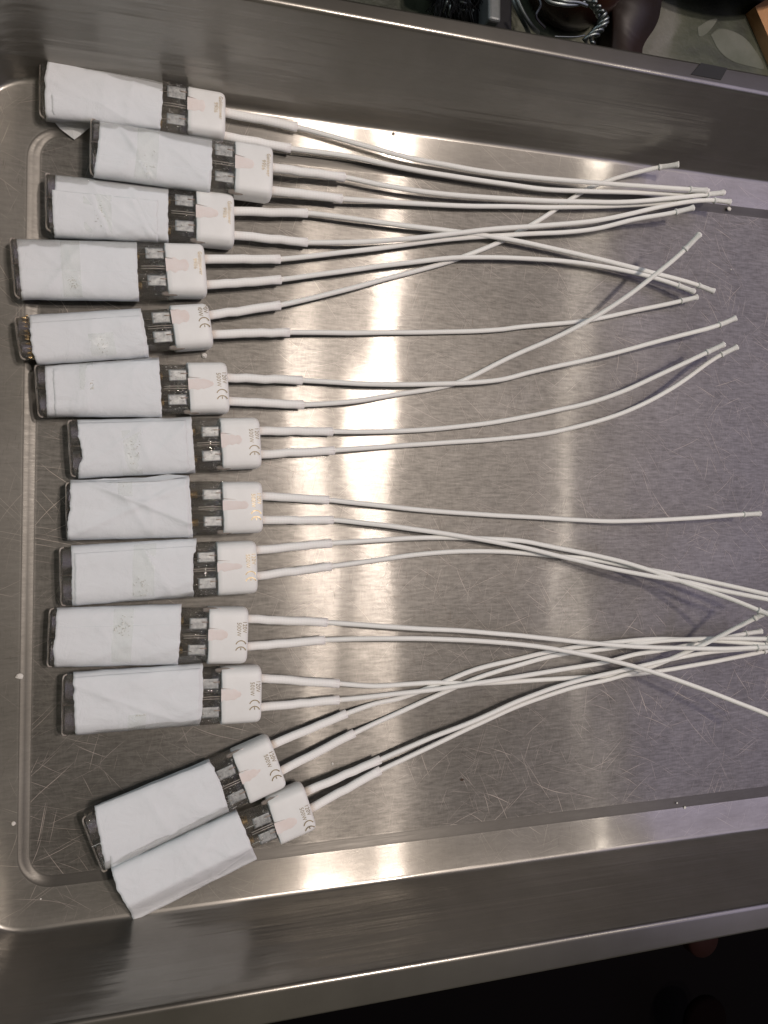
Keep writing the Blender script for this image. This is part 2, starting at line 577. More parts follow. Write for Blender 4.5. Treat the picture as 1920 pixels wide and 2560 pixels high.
f.append(tuple(range(len(rings[0]))))
tray = mesh("steel_tray", v, f, STEEL, origin=(0, 0, ZL))
bm = bmesh.new()
bm.from_mesh(tray.data)
bmesh.ops.recalc_face_normals(bm, faces=bm.faces)
big = max(bm.faces, key=lambda q: q.calc_area())
if big.normal.z < 0: bmesh.ops.reverse_faces(bm, faces=bm.faces)
bm.to_mesh(tray.data)
bm.free()
sol = tray.modifiers.new("sheet_thickness", 'SOLIDIFY')
sol.thickness = 0.8 * MM
sol.offset = -1
tray.data.materials.append(STEEL_WALL)
tray.data.materials.append(STEEL_EDGE)
tray.data.materials.append(STEEL_FLANGE)
tray.data.materials.append(STEEL_LEDGE)
for pl in tray.data.polygons:
    zc_ = sum(tray.data.vertices[i].co.z for i in pl.vertices) / len(pl.vertices) / MM + ZL
    if zc_ > ZR - .8: pl.material_index = 3
    elif zc_ > ZL + .95: pl.material_index = 1
    elif zc_ >= ZL - .03: pl.material_index = 4
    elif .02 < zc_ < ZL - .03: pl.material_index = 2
tag(tray, "shallow brushed stainless steel tray with raised floor panel, holding all the wrapped heaters", "tray")

# ------------------------------------------------------------------ heaters
ZG = 5.9      # centre height of the quartz body
HG = 5.3      # its half thickness


def section(w, h, a, n=40):
    """flattened round section: (y, z) around the centre; a = width of the rounded side"""
    pts = []
    for k in range(n):
        t = 2 * math.pi * k / n
        c, s = math.cos(t), math.sin(t)
        y = a * abs(c) ** .9 * (1 if c >= 0 else -1)
        y += (w - a) * (max(-1, min(1, c * 2.2)))
        z = h * abs(s) ** .72 * (1 if s >= 0 else -1)
        pts.append((y, z))
    return pts


def sec_top(y, w, h, a):
    d = abs(y) - (w - a)
    if d <= 0: return h
    d = min(d / a, 1)
    return h * (1 - d * d) ** .42


def stadium(w, h, n=12):
    pts = []
    for k in range(n + 1):
        t = -math.pi / 2 + math.pi * k / n
        pts.append((w - h + h * math.cos(t), h * math.sin(t)))
    for k in range(n + 1):
        t = math.pi / 2 + math.pi * k / n
        pts.append((-(w - h) + h * math.cos(t), h * math.sin(t)))
    return pts


def poly_sample(pts, f):
    """point at fraction f along a polyline given as (x, y) pixels"""
    ls = [math.dist(pts[i], pts[i + 1]) for i in range(len(pts) - 1)]
    tot = sum(ls)
    d = f * tot
    for i, l in enumerate(ls):
        if d <= l or i == len(ls) - 1:
            k = d / l if l else 0
            return (pts[i][0] + (pts[i + 1][0] - pts[i][0]) * k, pts[i][1] + (pts[i + 1][1] - pts[i][1]) * k)
        d -= l


def paper_height(v, z0, zt, side):
    """height of the wrap over its width; side = (upper edge, lower edge) height of each long edge"""
    e = 2 * v - 1
    edge = side[1] if e > 0 else side[0]
    if edge < 3 and e > 0:
        k = 1 if e < .42 else .5 + .5 * math.cos(math.pi * (e - .42) / .58)
        return z0 + edge + (zt - edge) * k
    p = 4.0
    k = (1 - min(abs(e), 1) ** p) ** (1 / 2.2)
    return z0 + edge + (zt - edge) * k


def paper_sheet(name, Lp, Rp, parent, z0=0.0, seed=0, off=0.0, u0=0.0, u1=1.0, v0=0.0, v1=1.0, side=(6, 6), mat=None,
                nu=44, nv=34, curl=True, rag=0.35, crease=1.0, zt=12.0, bulge=0.0):
    rnd = random.Random(seed)
    sd = Vector((rnd.random() * 100, rnd.random() * 100, 0))
    folds = []
    for k in range(5):
        a = rnd.uniform(-1.2, 1.2)
        folds.append((math.cos(a), math.sin(a), rnd.uniform(-12, 12), rnd.uniform(.2, .7), rnd.uniform(.6, 3.0)))
    rows = []
    vs = [v0 + (v1 - v0) * j / nv for j in range(nv + 1)]
    c0 = at(*poly_sample(Lp, .5), 6)
    c1 = at(*poly_sample(Rp, .5), 6)
    ctr = (c0 + c1) / 2
    ex = (c1 - c0).normalized()
    ey = Vector((-ex.y, ex.x, 0))

    def P(u, v):
        a = poly_sample(Lp, min(max(v, 0), 1))
        b = poly_sample(Rp, min(max(v, 0), 1))
        # ragged ends
        ra = rag * (noise.noise(Vector((v * 9, seed, 0))) + .5 * noise.noise(Vector((v * 31, seed, 5))))
        rb = rag * (noise.noise(Vector((v * 9, seed, 9))) + .5 * noise.noise(Vector((v * 31, seed, 15))))
        x = a[0] + (b[0] - a[0]) * u
        y = a[1] + (b[1] - a[1]) * u
        z = paper_height(v, z0, zt, side) + off
        p = at(x, y, z)
        p += ex * (ra * (1 - u) + rb * u)
        yy = 1 if v > .5 else -1
        edge = abs(2 * v - 1) ** 6
        p -= ey * (edge * yy * (.25 * noise.noise(Vector((p.x * .12, seed + 3, yy))) + .0))
        q = p - ctr
        lx, ly = q.dot(ex), q.dot(ey)
        h = 0.0
        for (ca, sa, d, amp, wd) in folds:
            s = (lx * ca + ly * sa - d) / wd
            h += amp * math.exp(-abs(s))
        h += .16 * abs(noise.noise(Vector((lx * .09, ly * .13, 0)) + sd)) * 2
        h += .05 * abs(noise.noise(Vector((lx * .28, ly * .34, 2)) + sd)) * 2
        h *= crease * (1 - .8 * edge)
        endc = min(u, 1 - u)
        h += .35 * math.exp(-endc * 22) * noise.noise(Vector((ly * .35, seed, 4 if u < .5 else 8)))
        p.z += h + bulge * math.exp(-((u - .5) / .3) ** 2)
        return p

    verts = []
    for v in vs:
        verts.append([P(u0 + (u1 - u0) * i / nu, v) for i in range(nu + 1)])
    if curl:
        def under(row, sgn, edge):
            extra = []
            for k, (dy, dz) in enumerate([(.15, 1.0), (.5, 2.2), (1.6, 3.8), (3.2, max(edge - 1.0, 4.0))]):
                if edge < 3: dy, dz = dy * .3, dz * .1
                extra.append([p + ey * (sgn * dy) - Vector((0, 0, min(dz, edge - .6) if edge > 1 else dz)) for p in row])
            return extra
        top = under(verts[0], -1, side[0]) if v0 <= .001 else []
        bot = under(verts[-1], 1, side[1]) if v1 >= .999 else []
        verts = list(reversed(top)) + verts + bot
    V, Fc = loft(verts, closed=False)
    o = mesh(name, V, Fc, mat or PAPER, parent)
    if mat is None:
        s = o.modifiers.new("paper_thickness", 'SOLIDIFY')
        s.thickness = 0.06 * MM
        s.offset = -1
    return o


def text_mesh(body, size, mapf, mat, parent, name, squeeze=1.0):
    cu = bpy.data.curves.new("print_curve", 'FONT')
    cu.body = body
    cu.size = size
    cu.align_x = 'CENTER'
    cu.align_y = 'CENTER'
    cu.offset = 0.0
    cu.space_character = 1.12
    cu.resolution_u = 4
    tmp = bpy.data.objects.new("print_tmp", cu)
    me = bpy.data.meshes.new_from_object(tmp)
    bm = bmesh.new()
    bm.from_mesh(me)
    bmesh.ops.triangulate(bm, faces=bm.faces)
    bmesh.ops.subdivide_edges(bm, edges=[e for e in bm.edges if e.calc_length() > .5], cuts=2)
    vs = [mapf(v.co.x * squeeze, v.co.y) for v in bm.verts]
    bm.verts.index_update()
    fs = [tuple(v.index for v in f.verts) for f in bm.faces]
    bm.free()
    bpy.data.objects.remove(tmp)
    bpy.data.curves.remove(cu)
    bpy.data.meshes.remove(me)
    return mesh(name, vs, fs, mat, parent, smooth=False)


def arc_band(r0, r1, a0, a1, cx, cy, n=14):
    V, Fc = [], []
    for k in range(n + 1):
        a = R(a0 + (a1 - a0) * k / n)
        V.append((cx + r0 * math.cos(a), cy + r0 * math.sin(a)))
        V.append((cx + r1 * math.cos(a), cy + r1 * math.sin(a)))
    for k in range(n): Fc.append((2 * k, 2 * k + 1, 2 * k + 3, 2 * k + 2))
    return V, Fc


def zprofile(x, zmid, xr, h, xt):
    if x < 1000:
        f = max(0, (x - 780) / 220)
        f = f * f * (3 - 2 * f)
        return 6.2 + (zmid - 6.2) * f
    if x < xr: return zmid
    f = (x - xr) / (xt - xr)
    return zmid + (h - zmid) * f ** 1.6


def cable(root, pts, z0, zmid, xr, h, ferrule=None, flag=0):
    """pts: exit, sleeve end, then the lead in photo pixels; heights follow the lead's own rise"""
    xt = pts[-1][0]
    zs = [z0 + zprofile(p[0], zmid, xr, h, xt) * (1 if i > 1 else 1) - (z0 * min(1, max(0, (p[0] - 600) / 400)))
          for i, p in enumerate(pts)]
    zs[0] = z0 + 6.3
    zs[1] = z0 * .6 + 6.0 - min(1.2, max(0, (pts[1][0] - 700) / 150))
    W = [at(p[0], p[1], z) for p, z in zip(pts, zs)]
    d0 = (W[1] - W[0]).normalized()
    W0 = W[0] - d0 * 2.0
    sl = [W0, W[0]] + [W[0].lerp(W[1], k / 8) for k in range(1, 9)]
    jit = random.Random(int(pts[0][1]))
    # the sleeve sags a little and flares at its cut end
    for k in range(2, len(sl)):
        sl[k] = sl[k] + Vector((0, .25 * math.sin(k / 9 * math.pi) * jit.uniform(-1, 1), 0))
    rad = [1.85] * (len(sl) - 1) + [1.98]
    V, Fc, U = tube(sl, rad, 18)
    cs = mesh("insulating_sleeve", V, Fc, SLEEVE, root, uvs=U)
    path = catmull([W[1] - d0 * 3.0, W[1]] + W[2:], 14)
    rr = 1.12
    n = len(path)
    cum = [0]
    for i in range(1, n): cum.append(cum[-1] + (path[i] - path[i - 1]).length)
    tot = cum[-1]
    wob = [noise.noise(Vector((c * .05, pts[0][1], 0))) * .15 for c in cum]
    path = [p + Vector((0, wb * min(1, c / 30), 0)) for p, wb, c in zip(path, wob, cum)]
    V, Fc, U = tube(path, rr, 12)
    cb = mesh("cable", V, Fc, CABLE, root, uvs=U)
    # glass-fibre wrapped end with a raised ring and a flared tip
    endL = 9.5 if ferrule is None else ferrule
    i0 = max(i for i in range(n) if tot - cum[i] >= endL)
    seg = path[i0:]
    sp = [cum[i] for i in range(i0, n)]
    pts2, rads = [], []
    prof = [(0, 1.25), (.25, 1.62), (.8, 1.66), (1.1, 1.30), (2.0, 1.27), (endL * .5, 1.24), (endL - 1.6, 1.30),
            (endL - .5, 1.50), (endL + .25, 1.60)]
    for s, r in prof:
        t = min(s, tot - sp[0] - 1e-4) + sp[0]
        j = max(i for i in range(n - 1) if cum[i] <= t)
        k = (t - cum[j]) / (cum[j + 1] - cum[j])
        q = path[j].lerp(path[j + 1], k)
        if s > tot - sp[0]: q = q + (path[-1] - path[-2]).normalized() * (s - (tot - sp[0]))
        pts2.append(q)
        rads.append(r)
    V, Fc, U = tube(pts2, rads, 14)
    rj = random.Random(int(pts[-1][1] * 7))
    V = [p + Vector((rj.uniform(-.09, .09), rj.uniform(-.09, .09), rj.uniform(-.09, .09))) for p in V]
    mesh("wrapped_cable_end", V, Fc, CABLE_END, cb, uvs=U)


def heater(idx, label, gl, cr, cl, Lp, Rp, cabs, z0=0.0, words=("120V", "500W"), shift=0.0, nib=-1, seam=.28, side=(6, 6),
           tape=(.38, .58, .08, .98), layer=None, lean=0.0, glossy=False, flap=None, foil_shift=0.0, coil=False, zt=12.0,
           crease=1.0):
    zc = z0 + ZG
    TL, BL = at(*gl[0], zc), at(*gl[1], zc)
    TR, BR = at(*cr[0], zc), at(*cr[1], zc)
    CL = (at(*cl[0], zc) + at(*cl[1], zc)) / 2
    A, B = (TL + BL) / 2, (TR + BR) / 2
    ex = (B - A).normalized()
    ey = Vector((-ex.y, ex.x, 0))
    T = (B - A).length
    tc = (CL - A).dot(ex)
    gw = (TL - BL).length / 2
    cw = (TR - BR).length / 2
    root = empty("quartz_heater", ((A + B) / 2).to_tuple()[:2] + (z0,))
    tag(root, label, "heater", "wrapped quartz heaters laid side by side in the tray")
    W = lambda t, y, z: A + ex * t + ey * y + Vector((0, 0, z - zc))
    rnd = random.Random(idx * 13)

    # --- quartz body: outer shell and two bores (inner skins face inwards)
    gw_in = min(gw, 12.2)
    rings = []
    for t, ins in [(0, 1.0), (.12, .45), (.45, .12), (1.0, 0)] + [(1 + (tc + 2 - 1) * k / 8, 0) for k in range(1, 9)]:
        rings.append([W(t, y, zc + z) for y, z in stadium(gw_in - ins, HG - ins * .8)])
    V, Fc = loft(rings, cap0=True, cap1=True)
    rb = gw_in / 2 - .95
    for sgn in (1, -1):
        bore = []
        for t in (1.1, tc - 9.5 if tc > 12 else tc * .7, tc + 1.0):
            for q in ((0.0,) if t > 1.2 else (0.0,)):
                bore.append([W(t, sgn * (gw_in / 2 - .12) + rb * math.cos(a), zc + (HG - 1.15) * math.sin(a))
                             for a in [2 * math.pi * k / 20 for k in range(20)]])
        bv, bf = loft(bore, cap0=True, cap1=True)
        base = len(V)
        V += bv
        Fc += [tuple(base + i for i in reversed(q)) for q in bf]
    bmx = bmesh.new()
    q = mesh("quartz_tube", V, Fc, QUARTZ, root)
    bmx.from_mesh(q.data)
    bmx.verts.ensure_lookup_table()
    # make the outer shell face out, bores face in (towards the air inside them)
    bmesh.ops.recalc_face_normals(bmx, faces=bmx.faces)
    islands, seen = [], set()
    for fc in bmx.faces:
        if fc in seen: continue
        st, isl = [fc], []
        seen.add(fc)
        while st:
            g = st.pop()
            isl.append(g)
            for e in g.edges:
                for h in e.link_faces:
                    if h not in seen:
                        seen.add(h)
                        st.append(h)
        islands.append(isl)
    islands.sort(key=lambda s: -sum(g.calc_area() for g in s))
    for isl in islands[1:]: bmesh.ops.reverse_faces(bmx, faces=isl)
    bmx.to_mesh(q.data)
    bmx.free()
    # glass weld line across the left end
    for yy in (gw_in * .06,):
        a0, a1 = W(.2, yy, zc + HG - .1), W(6.0, yy * 1.0, zc + HG + .05)
        V, Fc, U = tube([a0, a1], .16, 6)
        mesh("weld_line", V, Fc, PIN, q)

    # light caught in the closed end's thick rim, put in as a pale tube
    V, Fc, U = tube(catmull([W(1.4, gw_in - .1, zc + 1.5), W(.35, gw_in - .7, zc + 2.6), W(.1, gw_in * .5, zc + 3.0),
                     W(.1, -gw_in * .5, zc + 3.0), W(.35, -gw_in + .7, zc + 2.6), W(1.4, -gw_in + .1, zc + 1.5)], 5), .36, 6)
    mesh("rim_highlight", V, Fc, EDGE_GLINT, q)

    # --- molybdenum foils with their pins
    fx1 = tc - .9
    for sgn in (1, -1):
        fy = sgn * gw_in * .47 + rnd.uniform(-.3, .3)
        fl = 7.3 + rnd.uniform(-.3, .3)
        fx0 = fx1 - fl + foil_shift + rnd.uniform(-.4, .4)
        fw = 2.25 + rnd.uniform(-.15, .15)
        nx, ny = 10, 8
        V = []
        for i in range(nx + 1):
            for j in range(ny + 1):
                t = fx0 + fl * i / nx
                y = fy - fw + 2 * fw * j / ny
                z = zc + HG + .12 + .10 * noise.noise(Vector((t * .7, y * 2.4, idx)))
                V.append(W(t, y, z))
        Fc = []
        for i in range(nx):
            for j in range(ny):
                a = i * (ny + 1) + j
                Fc.append((a, a + ny + 1, a + ny + 2, a + 1))
        fo = mesh("foil", V, Fc, FOIL, root)
        s = fo.modifiers.new("foil_thickness", 'SOLIDIFY')
        s.thickness = .15 * MM
        V, Fc, U = tube([W(fx0 - 3.4, fy - .5, zc + HG + .1), W(fx0 + 1.3, fy - .4, zc + HG + .25)], .16, 6)
        mesh("lead_pin", V, Fc, PIN, fo)
        V, Fc, U = tube([W(fx0 + fl - 2.2, fy + .7, zc + HG + .25), W(fx0 + fl + .5, fy + .65, zc + HG + .25)], .22, 6)
        mesh("lead_pin", V, Fc, CEMENT_DARK, fo)
    # ridge streaks and frosty sparkle: glints put in as pale tubes and bright specks
    for yy in (.5, -.45):
        V, Fc, U = tube([W(tc - 10, yy, zc + HG - .02), W(tc - 5, yy + .1, zc + HG + .06), W(tc - .2, yy, zc + HG - .02)], .17, 6)
        mesh("ridge_highlight", V, Fc, EDGE_GLINT, q)
    sv, sf = [], []
    for k in range(rnd.choice((40, 56, 70))):
        yy = rnd.uniform(-gw_in + 1.2, gw_in - 1.2)
        c0 = W(rnd.uniform(tc - 8.5, tc - .6), yy, zc + HG + (.35 if abs(abs(yy) - gw_in * .47) < 2.2 else .06) - max(0, abs(yy) - (gw_in - HG)) ** 2 / (2 * HG))
        r0 = rnd.uniform(.09, .26)
        b0 = len(sv)
        ln = rnd.uniform(.8, 2.2)
        sv += [c0 + ex * r0 * ln, c0 - ex * r0 * ln, c0 + ey * r0, c0 - ey * r0, c0 + Vector((0, 0, r0)), c0 - Vector((0, 0, r0))]
        sf += [tuple(b0 + i for i in t3) for t3 in ((0, 2, 4), (2, 1, 4), (1, 3, 4), (3, 0, 4), (2, 0, 5), (1, 2, 5), (3, 1, 5), (0, 3, 5))]
    sp = mesh("glass_glints", sv, sf, GLINT, q)
    sp["kind"] = "stuff"
    # coiled filament inside the bores, seen where the wrap leaves the glass bare
    if coil:
        for sgn in (1, -1):
            cy = sgn * gw_in / 2
            path = []
            for k in range(0, 241):
                a = k / 240 * 2 * math.pi * 5
                path.append(W(3.4 + .9 * math.cos(a) + .3, cy - 4.4 + 8.8 * k / 240, zc + 2.6 + 1.4 * math.sin(a)))
            V, Fc, U = tube(path, .34, 6)
            mesh("filament", V, Fc, BRASS, root)
    else:
        for sgn in (1, -1):
            cy = sgn * gw_in / 2
            path = []
            for k in range(0, 481):
                a = k / 480 * 2 * math.pi * 30
                path.append(W(tc - 16 + 6.0 * k / 480, cy + 1.5 * math.cos(a), zc + 1.5 * math.sin(a)))
            V, Fc, U = tube(path, .16, 4)
            mesh("filament", V, Fc, BRASS, root)

    # --- ceramic cap
    h, a = 6.2, 4.3
    zk = z0 + 6.25
    ww = cw
    rings = []
    nsec = 48
    tl = tc
    for t, ins in [(0, .9), (.05, .25), (.35, 0), (2, 0), (5, 0), (9, 0), (T - tc - 2.6, 0), (T - tc - 1.7, .1),
                   (T - tc - .9, .38), (T - tc - .35, .8), (T - tc, 1.5)]:
        ring = []
        for k, (y, z) in enumerate(section(ww - ins, h - ins, a, nsec)):
            jx = 0
            if t < .5: jx = .32 * noise.noise(Vector((y * .9, z * .5, idx * 3.3))) + .2 * noise.noise(Vector((y * 3, z * 2, idx)))
            ring.append(W(tl + t + jx, y, zk + z))
        rings.append(ring)
    V, Fc = loft(rings, cap0=True, cap1=True)
    cap = mesh("ceramic_cap", V, Fc, CERAMIC, root)
    cl_len = T - tc

    def top(y): return zk + sec_top(y, ww, h, a)

    # cement patch smeared over the cap
    V, Fc = [], []
    n1, n2 = 18, 12
    plen = cl_len * rnd.uniform(.45, .68)
    pw, ptap = rnd.uniform(2.1, 3.1), rnd.uniform(.1, .6)
    pc = ww * .10 + shift * .8 + rnd.uniform(-.3, .3)
    for i in range(n1 + 1):
        fi = i / n1
        half = pw * (1 - ptap * fi) + .9 * noise.noise(Vector((fi * 4, idx, 1)))
        if fi > .8: half *= math.sqrt(max(0, 1 - ((fi - .8) / .2) ** 2)) * .9 + .05
        for j in range(n2 + 1):
            y = pc + half * (2 * j / n2 - 1) + .25 * noise.noise(Vector((fi * 9, j, idx)))
            lift = .10 * (1 - abs(2 * j / n2 - 1) ** 4) - .03 * (j in (0, n2)) + .05
            if i in (0,): lift += .0
            V.append(W(tc - .25 + plen * fi, y, top(y) + lift * (1 if fi < .98 else 0)))
    for i in range(n1):
        for j in range(n2):
            q0 = i * (n2 + 1) + j
            Fc.append((q0, q0 + n2 + 1, q0 + n2 + 2, q0 + 1))
    mesh("cement_patch", V, Fc, CEMENT, cap)
    # a dark hairline along the upper edge of the patch
    pth = [W(tc - .2 + plen * .5 * k / 8, pc + 2.9 + .2 * noise.noise(Vector((k, idx, 3))) - .5 * k / 8, 0) for k in range(9)]
    pth = [Vector((p.x, p.y, top((p - A).dot(ey)) + .03)) for p in pth]
    V, Fc, U = tube(pth, [.13 * (1 - k / 10) for k in range(9)], 5)
    mesh("cement_crack", V, Fc, CEMENT_DARK, cap)

    # print on the cap: reads from the upper side down
    def mp(tp, y0):
        def g(x, y):
            yy = y0 - x
            return W(tc + tp + y, yy, top(yy) + .05)
        return g
    ink = GOLD_INK if glossy else INK
    if words[0][0] == "1":
        text_mesh(words[0], 2.5, mp(cl_len * .895, ww * .34 + shift), ink, cap, "voltage_print", .86)
        text_mesh(words[1], 2.5, mp(cl_len * .75, ww * .26 + shift), ink, cap, "wattage_print", .86)
        V, Fc = [], []
        for (pts2, fs) in (arc_band(2.0, 2.42, 110, 250, 0, 0), arc_band(2.0, 2.42, 110, 250, 2.6, 0)):
            b = len(V)
            V += pts2
            Fc += [tuple(b + i for i in q) for q in fs]
        b = len(V)
        V += [(.75, -.17), (1.75, -.17), (1.75, .17), (.75, .17)]
        Fc.append((b, b + 1, b + 2, b + 3))
        g = mp(cl_len * .815, -ww * .32 + shift * .92)
        mesh("conformity_mark", [g(x, y) for x, y in V], Fc, ink, cap, smooth=False)
    else:
        text_mesh(words[0], 2.3, mp(cl_len * .86, ww * .16 + shift), GOLD_INK, cap, "maker_print", .74)
        text_mesh(words[1], 2.3, mp(cl_len * .73, ww * .14 + shift), GOLD_INK, cap, "number_print", .86)

    # pinched glass nib with cement beside the cap
    if nib:
        ny = nib * (ww - 1.0)
        rings = []
        for k in range(9):
            fk = k / 8
            rr = .95 * math.sin(math.pi * min(1, fk * .86 + .12)) ** .5
            rings.append([W(tc - 2.6 + 7.2 * fk, ny + rr * 1.2 * math.cos(q2) + .15 * noise.noise(Vector((k, idx, 0))),
                            zc + 3.4 + rr * math.sin(q2)) for q2 in [2 * math.pi * m / 12 for m in range(12)]])
        V, Fc = loft(rings, cap0=True, cap1=True)
        nb = mesh("glass_nib", V, Fc, NIB_GLASS, root)
        V, Fc = [], []
        ringp = []
        for k in range(7):
            fk = k / 6
            rr = .75 * math.sin(math.pi * (fk * .8 + .15)) ** .7
            ringp.append([W(tc + 3.6 + 2.0 * fk, ny + .1 + rr * math.cos(q2), zc + 3.7 + rr * math.sin(q2))
                          for q2 in [2 * math.pi * m / 8 for m in range(8)]])
        V, Fc = loft(ringp, cap0=True, cap1=True)
        mesh("cement_blob", V, Fc, CEMENT, nb)

    # --- tissue wrap: inner sheet, overlapping outer sheet, tape
    wrap = paper_sheet("paper_wrap", Lp, Rp, root, z0, idx * 7 + 1, 0, side=side, zt=zt, crease=crease)
    if layer == "none": layer = None; single = True
    else: single = False
    l2 = layer or (2, 2)
    Lq = [(x + l2[0] * 2.2, y) for x, y in Lp]
    Rq = [(x - l2[1] * 2.2, y) for x, y in Rp]
    if not single: paper_sheet("paper_overlap", Lq, Rq, wrap, z0, idx * 7 + 1, .22, v0=seam, v1=1.0, side=side, rag=.5, zt=zt,
                crease=crease)
    if tape:
        paper_sheet("clear_tape", Lp, Rp, wrap, z0, idx * 7 + 1, .34, u0=tape[0], u1=tape[1], v0=tape[2], v1=tape[3],
                    side=side, mat=TAPE, nu=16, curl=False, rag=0, zt=zt, crease=crease)
    if tape:
        # glints on the wrinkled tape, put in as small bright slivers
        tv, tf = [], []
        cu, cv = tape[0] + (tape[1] - tape[0]) * rnd.uniform(.3, .7), rnd.uniform(.35, .8)
        for k in range(rnd.choice((12, 22, 34))):
            uu = min(max(rnd.gauss(cu, .035), tape[0] + .01), tape[1] - .01)
            vv = min(max(rnd.gauss(cv, .10), tape[2] + .02, .08), min(tape[3] - .02, .92))
            a_, b_ = poly_sample(Lp, vv), poly_sample(Rp, vv)
            c0 = at(a_[0] + (b_[0] - a_[0]) * uu, a_[1] + (b_[1] - a_[1]) * uu, paper_height(vv, z0, zt, side) + .95)
            an = rnd.uniform(0, math.pi)
            d1 = Vector((math.cos(an), math.sin(an), rnd.uniform(-.15, .15)))
            d2 = Vector((-math.sin(an), math.cos(an), 0))
            l1, l2_ = rnd.uniform(.15, .75), rnd.uniform(.07, .18)
            b0 = len(tv)
            tv += [c0 + d1 * l1, c0 - d1 * l1, c0 + d2 * l2_, c0 - d2 * l2_, c0 + Vector((0, 0, l2_ * 1.3)), c0 - Vector((0, 0, .5))]
            tf += [tuple(b0 + i for i in t3) for t3 in ((0, 2, 4), (2, 1, 4), (1, 3, 4), (3, 0, 4), (2, 0, 5), (1, 2, 5), (3, 1, 5), (0, 3, 5))]
        tw = mesh("tape_glints", tv, tf, GLINT, wrap, smooth=False)
        tw["kind"] = "stuff"
    if flap:
        for pl in flap:
            pts3 = [at(x, y, z) for x, y, z in pl]
            c = sum(pts3, Vector()) / len(pts3)
            V = [c + Vector((0, 0, .15))] + pts3
            Fc = [(0, i + 1, (i + 1) % len(pts3) + 1) for i in range(len(pts3))]
            fo = mesh("paper_flap", V, Fc, PAPER, wrap, smooth=False)
            s = fo.modifiers.new("paper_thickness", 'SOLIDIFY')
            s.thickness = .1 * MM
    for cbl in cabs:
        cable(root, cbl[0], z0, *cbl[1:])
    return root


H = []
H.append(dict(label="topmost heater, tilted by the back wall, loose paper corner poking out below its wrap",
     gl=[(105, 151), (97, 298)], cr=[(563, 243), (557, 357)], cl=[(470, 222), (464, 336)],
     Lp=[(135, 146), (120, 152), (113, 185), (112, 250), (115, 300)], Rp=[(407, 209), (406, 260), (400, 328)],
     cabs=[([(563, 281), (742, 318), (869, 352), (1029, 396), (1131, 415), (1240, 433), (1441, 453), (1600, 465), (1772, 477)], 6.5, 1300, 14),
           ([(559, 340), (726, 371), (878, 392), (1004, 419), (1240, 457), (1375, 474), (1610, 482), (1765, 489)], 5, 1400, 10)],
     words=("Goldspower", "9906"), nib=0, seam=.62, tape=None, layer=(8, 1), glossy=True,
     flap=[[(131, 299, 4), (150, 322, 2), (186, 349, 1), (205, 335, 1.2), (232, 312, 4)]]))
H.append(dict(label="second heater from the top, its wrap lying over the topmost heater's lower edge",
     gl=[(230, 302), (224, 442)], cr=[(679, 376), (675, 507)], cl=[(586, 362), (582, 490)],
     Lp=[(249, 302), (247, 350), (240, 400), (234, 443)], Rp=[(530, 353), (530, 420), (525, 483)],
     cabs=[([(679, 419), (861, 443), (962, 464), (1089, 483), (1240, 495), (1375, 502), (1563, 505), (1704, 493), (1812, 481)], 6, 1400, 14),
           ([(679, 476), (854, 497), (1004, 507), (1131, 514), (1240, 516), (1375, 518), (1540, 515), (1728, 502)], 4, 1400, 8)],
     words=("Goldspower", "9906"), z0=3.4, nib=-1, seam=.60, layer=(0, 1), glossy=True, tape=(.34, .53, .02, .9)))
H.append(dict(label="third heater from the top, with short square wrap and bare glass end",
     gl=[(116, 437), (116, 581)], cr=[(582, 492), (582, 623)], cl=[(487, 482), (489, 612)],
     Lp=[(139, 438), (137, 500), (140, 560), (143, 594)], Rp=[(421, 468), (420, 540), (421, 607)],
     cabs=[([(582, 528), (768, 533), (878, 546), (1004, 563), (1131, 578), (1257, 596), (1469, 641), (1610, 676), (1732, 709), (1784, 728)], 5.2, 1450, 10),
           ([(582, 588), (768, 606), (920, 604), (1046, 594), (1240, 572), (1422, 559), (1516, 547), (1657, 516), (1728, 504), (1784, 501), (1826, 505)], 7.4, 1400, 14)],
     words=("Goldspower", "9906"), nib=-1, seam=.24, layer=(-3, 12), glossy=True, tape=(.25, .50, .25, .95)))
H.append(dict(label="fourth heater from the top, reaching farthest left, translucent wrap with diagonal folds",
     gl=[(25, 598), (42, 748)], cr=[(506, 615), (517, 746)], cl=[(407, 611), (422, 746)],
     Lp=[(42, 598), (47, 660), (52, 720), (55, 749)], Rp=[(342, 606), (344, 680), (348, 753)],
     cabs=[([(513, 648), (700, 648), (835, 634), (1004, 613), (1131, 597), (1281, 587), (1469, 575), (1587, 549), (1674, 533), (1735, 519)], 4.6, 1400, 17),
           ([(519, 712), (702, 699), (835, 681), (962, 664), (1131, 645), (1240, 644), (1375, 650), (1493, 664), (1610, 688), (1681, 709), (1737, 730)], 4.8, 1450, 10)],
     words=("Goldspower", "9906"), z0=.9, nib=-1, seam=.5, layer=(0, 0), glossy=True, tape=(.36, .52, .0, 1)))
H.append(dict(label="fifth heater from the top, golden filament coil bare at its left end",
     gl=[(40, 795), (52, 902)], cr=[(513, 762), (536, 872)], cl=[(420, 762), (441, 878)],
     Lp=[(74, 788), (76, 840), (82, 880), (93, 913)], Rp=[(352, 771), (362, 820), (373, 893)],
     cabs=[([(525, 788), (700, 763), (835, 732), (962, 698), (1131, 651), (1253, 603), (1342, 554), (1446, 486), (1502, 458), (1631, 422), (1697, 411)], 2.0, 1500, 16),
           ([(536, 836), (723, 831), (962, 832), (1240, 825), (1305, 817), (1469, 801), (1587, 777), (1683, 757), (1742, 743)], 2.0, 1500, 8)],
     z0=.9, shift=3.6, nib=-1, seam=.15, layer=(0, 2), coil=True, tape=(.50, .72, .45, .9),
     flap=[[(290, 900, 5), (335, 880, 9), (371, 862, 11), (372, 893, 7), (398, 896, 3), (350, 912, 4)]]))
